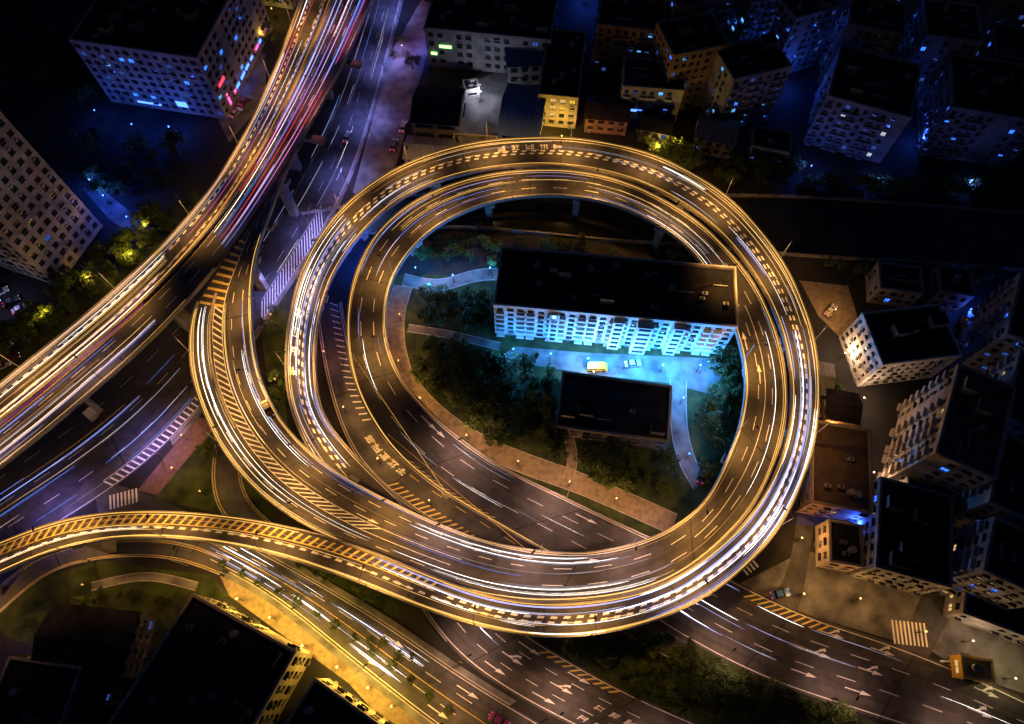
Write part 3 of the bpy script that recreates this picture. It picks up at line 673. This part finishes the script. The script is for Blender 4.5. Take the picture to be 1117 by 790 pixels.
building('apartment_block',(955,618),(1035,640),20,13,4,'wallG','roofD',.12,('w_warm','w_blue'),2.5)
building('low_house',(1050,668),(1135,700),9,7,2,'wallG','roofD',.1,('w_blue','w_warm'),2.6)
building('low_house',(990,555),(1035,565),10,9,3,'wallW','roofD',.12,('w_blue','w_warm'),2.6)
building('warehouse',(322,712),(212,650),30,13,4,'wallB','roofD',.0,('w_yel',),3.0)
building('warehouse',(425,800),(345,742),26,11,3,'wallB','roofD',.0,('w_yel',),3.0)
building('low_house',(38,728),(128,738),12,9,3,'wallG','roofD',.10,('w_blue2',),2.6,pitched=True)
building('low_house',(-20,800),(60,812),14,9,3,'wallG','roofD',.05,('w_blue2',),3)
M['kiosky']=surf('kiosk_yellow',(.5,.33,.04),(.65,.42,.06),1,.5)
building('market_kiosk',(1050,738),(1082,743),4,3.5,1,'kiosky','kiosky',.8,('w_warm',),3)

# ---------------------------------------------------------------- trees
def tree_mesh(seed,h,r):
    rnd=random.Random(seed); mb=MB(); z=Vector((0,0,1)); top=Vector((rnd.uniform(-.3,.3),rnd.uniform(-.3,.3),h*.6))
    mb.tube(z*-.2,top,.22,.10,'bark',7)
    cl=[]
    for i in range(16):
        a=rnd.uniform(0,6.28); rr=r*math.sqrt(rnd.random())*.82; zz=h*(.42+.5*rnd.random())*(1-.25*rr/r)
        c=Vector((math.cos(a)*rr,math.sin(a)*rr,zz)); cl.append(c)
        if i<7: mb.tube(top*rnd.uniform(.55,.95),c,.07,.025,'bark',5,False)
    for c in cl:
        cr_=rnd.uniform(.7,1.25)*r*.30
        for j in range(58):
            d=Vector((rnd.gauss(0,1),rnd.gauss(0,1),rnd.gauss(0,.7))); d.normalize(); q=c+d*cr_*rnd.uniform(.45,1.15)
            x=Vector((rnd.uniform(-1,1),rnd.uniform(-1,1),rnd.uniform(-.6,.6))).normalized(); y=x.orthogonal().normalized(); s=rnd.uniform(.14,.32)
            mb.quad(q-x*s,q-y*s*.7,q+x*s,q+y*s*.7,'leaf')
    return mb.mesh('tree')
TM=[tree_mesh(i,U(5.5,7.5),U(2.2,3.2)) for i in range(5)]
def inpoly(x,y,P):
    c=False;j=len(P)-1
    for i in range(len(P)):
        if (P[i][1]>y)!=(P[j][1]>y) and x<(P[j][0]-P[i][0])*(y-P[i][1])/(P[j][1]-P[i][1])+P[i][0]: c=not c
        j=i
    return c
def put(u,v,e,s=None):
    b=W(u,v,0); o=bpy.data.objects.new('tree',random.choice(TM)); scene.collection.objects.link(o); o.parent=e
    o.location=b; o.rotation_euler=(0,0,U(0,6.28)); k=s or U(.55,1.15); o.scale=(k,k,k*U(.85,1.15))
def grove(P,n,s=None):
    e=empty('tree_grove'); xs=[p[0] for p in P]; ys=[p[1] for p in P]; c=0; tries=0
    while c<n and tries<4000:
        tries+=1; u=U(min(xs),max(xs)); v=U(min(ys),max(ys))
        if inpoly(u,v,P): put(u,v,e,U(*s) if s else None); c+=1
grove([(455,372),(535,385),(600,402),(603,470),(622,500),(560,492),(500,455),(460,415)],85)
grove([(628,492),(722,492),(742,530),(722,552),(640,520)],36,(.45,.9))
grove([(778,405),(806,380),(820,430),(805,490),(770,525),(755,470)],34)
grove([(450,325),(538,318),(535,362),(452,352)],26); grove([(455,265),(545,265),(540,290),(450,295)],18,(.45,.9))
grove([(555,258),(765,275),(780,298),(560,270)],18,(.4,.8))
grove([(-10,385),(80,305),(170,235),(195,245),(120,312),(20,395)],70)
grove([(230,505),(205,500),(235,462),(250,495)],6,(.3,.5)); grove([(0,680),(60,632),(230,640),(190,670),(60,700)],30,(.2,.5))
grove([(615,705),(715,692),(830,748),(960,792),(800,800),(700,760)],90,(.4,.9))
grove([(690,150),(760,160),(770,190),(700,175)],14,(.7,1.1)); grove([(740,175),(870,172),(870,205),(800,205)],30)
grove([(280,5),(325,0),(305,50),(275,50)],10); grove([(60,150),(200,160),(200,215),(120,220),(60,180)],34); grove([(-20,0),(60,20),(100,110),(-20,100)],30)
grove([(287,345),(310,330),(315,440),(300,460)],10,(.4,.7))
grove([(870,198),(1110,205),(1110,220),(870,210)],30,(.6,1.0)); grove([(890,290),(1100,300),(1060,310),(960,304)],30,(.4,.9))
grove([(880,395),(925,430),(920,475),(885,460)],10,(.4,.8)); grove([(420,30),(470,60),(455,90),(430,70)],6,(.5,.8)); grove([(320,610),(420,650),(425,668),(330,622)],8,(.25,.4))
grove([(740,100),(800,120),(790,140),(740,125)],10,(.5,.9)); grove([(430,690),(470,735),(440,735),(400,700)],4,(.3,.4))
e=empty('street_tree_row')
for i in range(13):
    f=i/12; put(245+f*245,616+f*160-14*math.sin(f*3.1),e,.42)

# ---------------------------------------------------------------- vehicles
def car(name,pos,ang,col):
    kk0='cp'+str(col)
    if kk0 not in M: M[kk0]=surf('car_paint',tuple(c*.8 for c in col),col,1,0.3,0,spec=.6)
    k=kk0
    mb=MB(); prof=[(-2.2,.35),(-2.25,.75),(-2.1,.95),(-1.5,1.0),(-1.0,1.42),(.35,1.45),(1.0,1.0),(2.0,.85),(2.2,.6),(2.2,.35)]
    w=.88
    for i in range(len(prof)):
        a=prof[i];b=prof[(i+1)%len(prof)]; ins=lambda z:w-(.18 if z>1.2 else 0)
        kk='glass' if i in (3,5) else k
        mb.quad(Vector((a[0],-ins(a[1]),a[1])),Vector((a[0],ins(a[1]),a[1])),Vector((b[0],ins(b[1]),b[1])),Vector((b[0],-ins(b[1]),b[1])),kk)
    for sg in (-1,1):
        body=[prof[i] for i in (0,1,2,3,6,7,8,9)]
        for i in range(1,len(body)-1): mb.tri(*[Vector((q[0],sg*w,q[1])) for q in (body[0],body[i],body[i+1])],k)
        mb.quad(Vector((-1.5,sg*w,1.0)),Vector((1.0,sg*w,1.0)),Vector((.35,sg*(w-.18),1.45)),Vector((-1.0,sg*(w-.18),1.42)),'glass')
        for x in (-1.35,1.35): mb.tube(Vector((x,sg*(w-.18),.33)),Vector((x,sg*(w+.03),.33)),.33,.33,'tyre',14)
        mb.box(Vector((2.2,sg*.6,.6)),.06,.35,.15,'w_white'); mb.box(Vector((-2.24,sg*.6,.7)),.06,.35,.15,'n_red')
    o=mb.obj(name); o.location=pos; o.rotation_euler=(0,0,ang); return o
def minibus(name,pos,ang):
    M['busy']=surf('bus_paint_yellow',(.6,.36,.03),(.75,.48,.05),1,.35); mb=MB()
    mb.box(Vector((0,0,.35)),5.2,2.0,.85,'busy'); mb.box(Vector((-.2,0,1.202)),4.7,1.9,.65,'glass'); mb.box(Vector((-.3,0,1.854)),4.6,1.96,.18,'busy')
    for x in (-2.5,-1.2,0,1.2,2.05): mb.box(Vector((x,0,1.201)),.12,1.95,.652,'busy')
    mb.box(Vector((2.62,0,.36)),.4,1.9,.6,'busy')
    for sg in (-1,1):
        for x in (-1.6,1.7): mb.tube(Vector((x,sg*.8,.38)),Vector((x,sg*1.03,.38)),.38,.38,'tyre',14)
    o=mb.obj(name); o.location=pos; o.rotation_euler=(0,0,ang)
def oncar(p,u,v,f,m,col,rev=0):
    s=p.near(u,v); q=p.at(s,f,m,.01); t=p.tan(s); car('car',q,math.atan2(t.y,t.x)+math.pi*rev,col)
oncar(B_,280,440,.9,0,(.05,.01,.015)); oncar(J_,380,120,.8,0,(.4,.4,.4))
for u,v,a,c in [(2,320,.6,(.5,.5,.5)),(14,330,.6,(.05,.05,.06)),(24,338,.6,(.4,.4,.42)),(6,378,.5,(.5,.5,.5)),(14,392,.5,(.1,.02,.02)),(4,400,.5,(.4,.4,.4)),(850,648,.2,(.05,.15,.5)),(690,398,.1,(.5,.5,.5)),(765,518,1.2,(.03,.03,.04)),(258,125,1,(.5,.5,.5)),(268,112,1,(.2,.05,.05)),(905,340,.8,(.4,.4,.4)),(545,786,-.5,(.3,.05,.3)),(440,140,1.4,(.5,.5,.5)),(430,160,1.4,(.1,.1,.1))]:
    car('parked_car',W(u,v,0)+Vector((0,0,.06)),a,c)
minibus('minibus',W(651,402,0)+Vector((0,0,.03)),0)

# ---------------------------------------------------------------- world, moon, camera
w=bpy.data.worlds.new('World'); scene.world=w; w.use_nodes=True; nt=w.node_tree
bg=nt.nodes['Background']; sky=nt.nodes.new('ShaderNodeTexSky'); sky.sky_type='NISHITA'; sky.sun_disc=False
sky.sun_elevation=math.radians(1.5); sky.sun_rotation=math.radians(200)
tint=nt.nodes.new('ShaderNodeMixRGB'); tint.blend_type='MULTIPLY'; tint.inputs[0].default_value=1; tint.inputs[2].default_value=(.22,.36,1,1)
nt.links.new(sky.outputs[0],tint.inputs[1]); nt.links.new(tint.outputs[0],bg.inputs[0]); bg.inputs[1].default_value=0.03
sl=bpy.data.lights.new('moon','SUN'); sl.energy=.05; sl.color=(.22,.35,1); sl.angle=math.radians(.5); so=bpy.data.objects.new('moon',sl); scene.collection.objects.link(so); so.rotation_euler=(math.radians(40),0,math.radians(200))
cd=bpy.data.cameras.new('camera'); cd.lens=24*1.0006; cd.sensor_width=36; cd.sensor_fit='HORIZONTAL'; cd.clip_end=5000; cd.clip_start=.5
cam=bpy.data.objects.new('camera',cd); scene.collection.objects.link(cam); cam.location=(0,0,CAMH); cam.rotation_euler=(math.radians(25),0,0)
scene.camera=cam
print('faces',sum(len(o.data.polygons) for o in scene.objects if o.type=='MESH'))
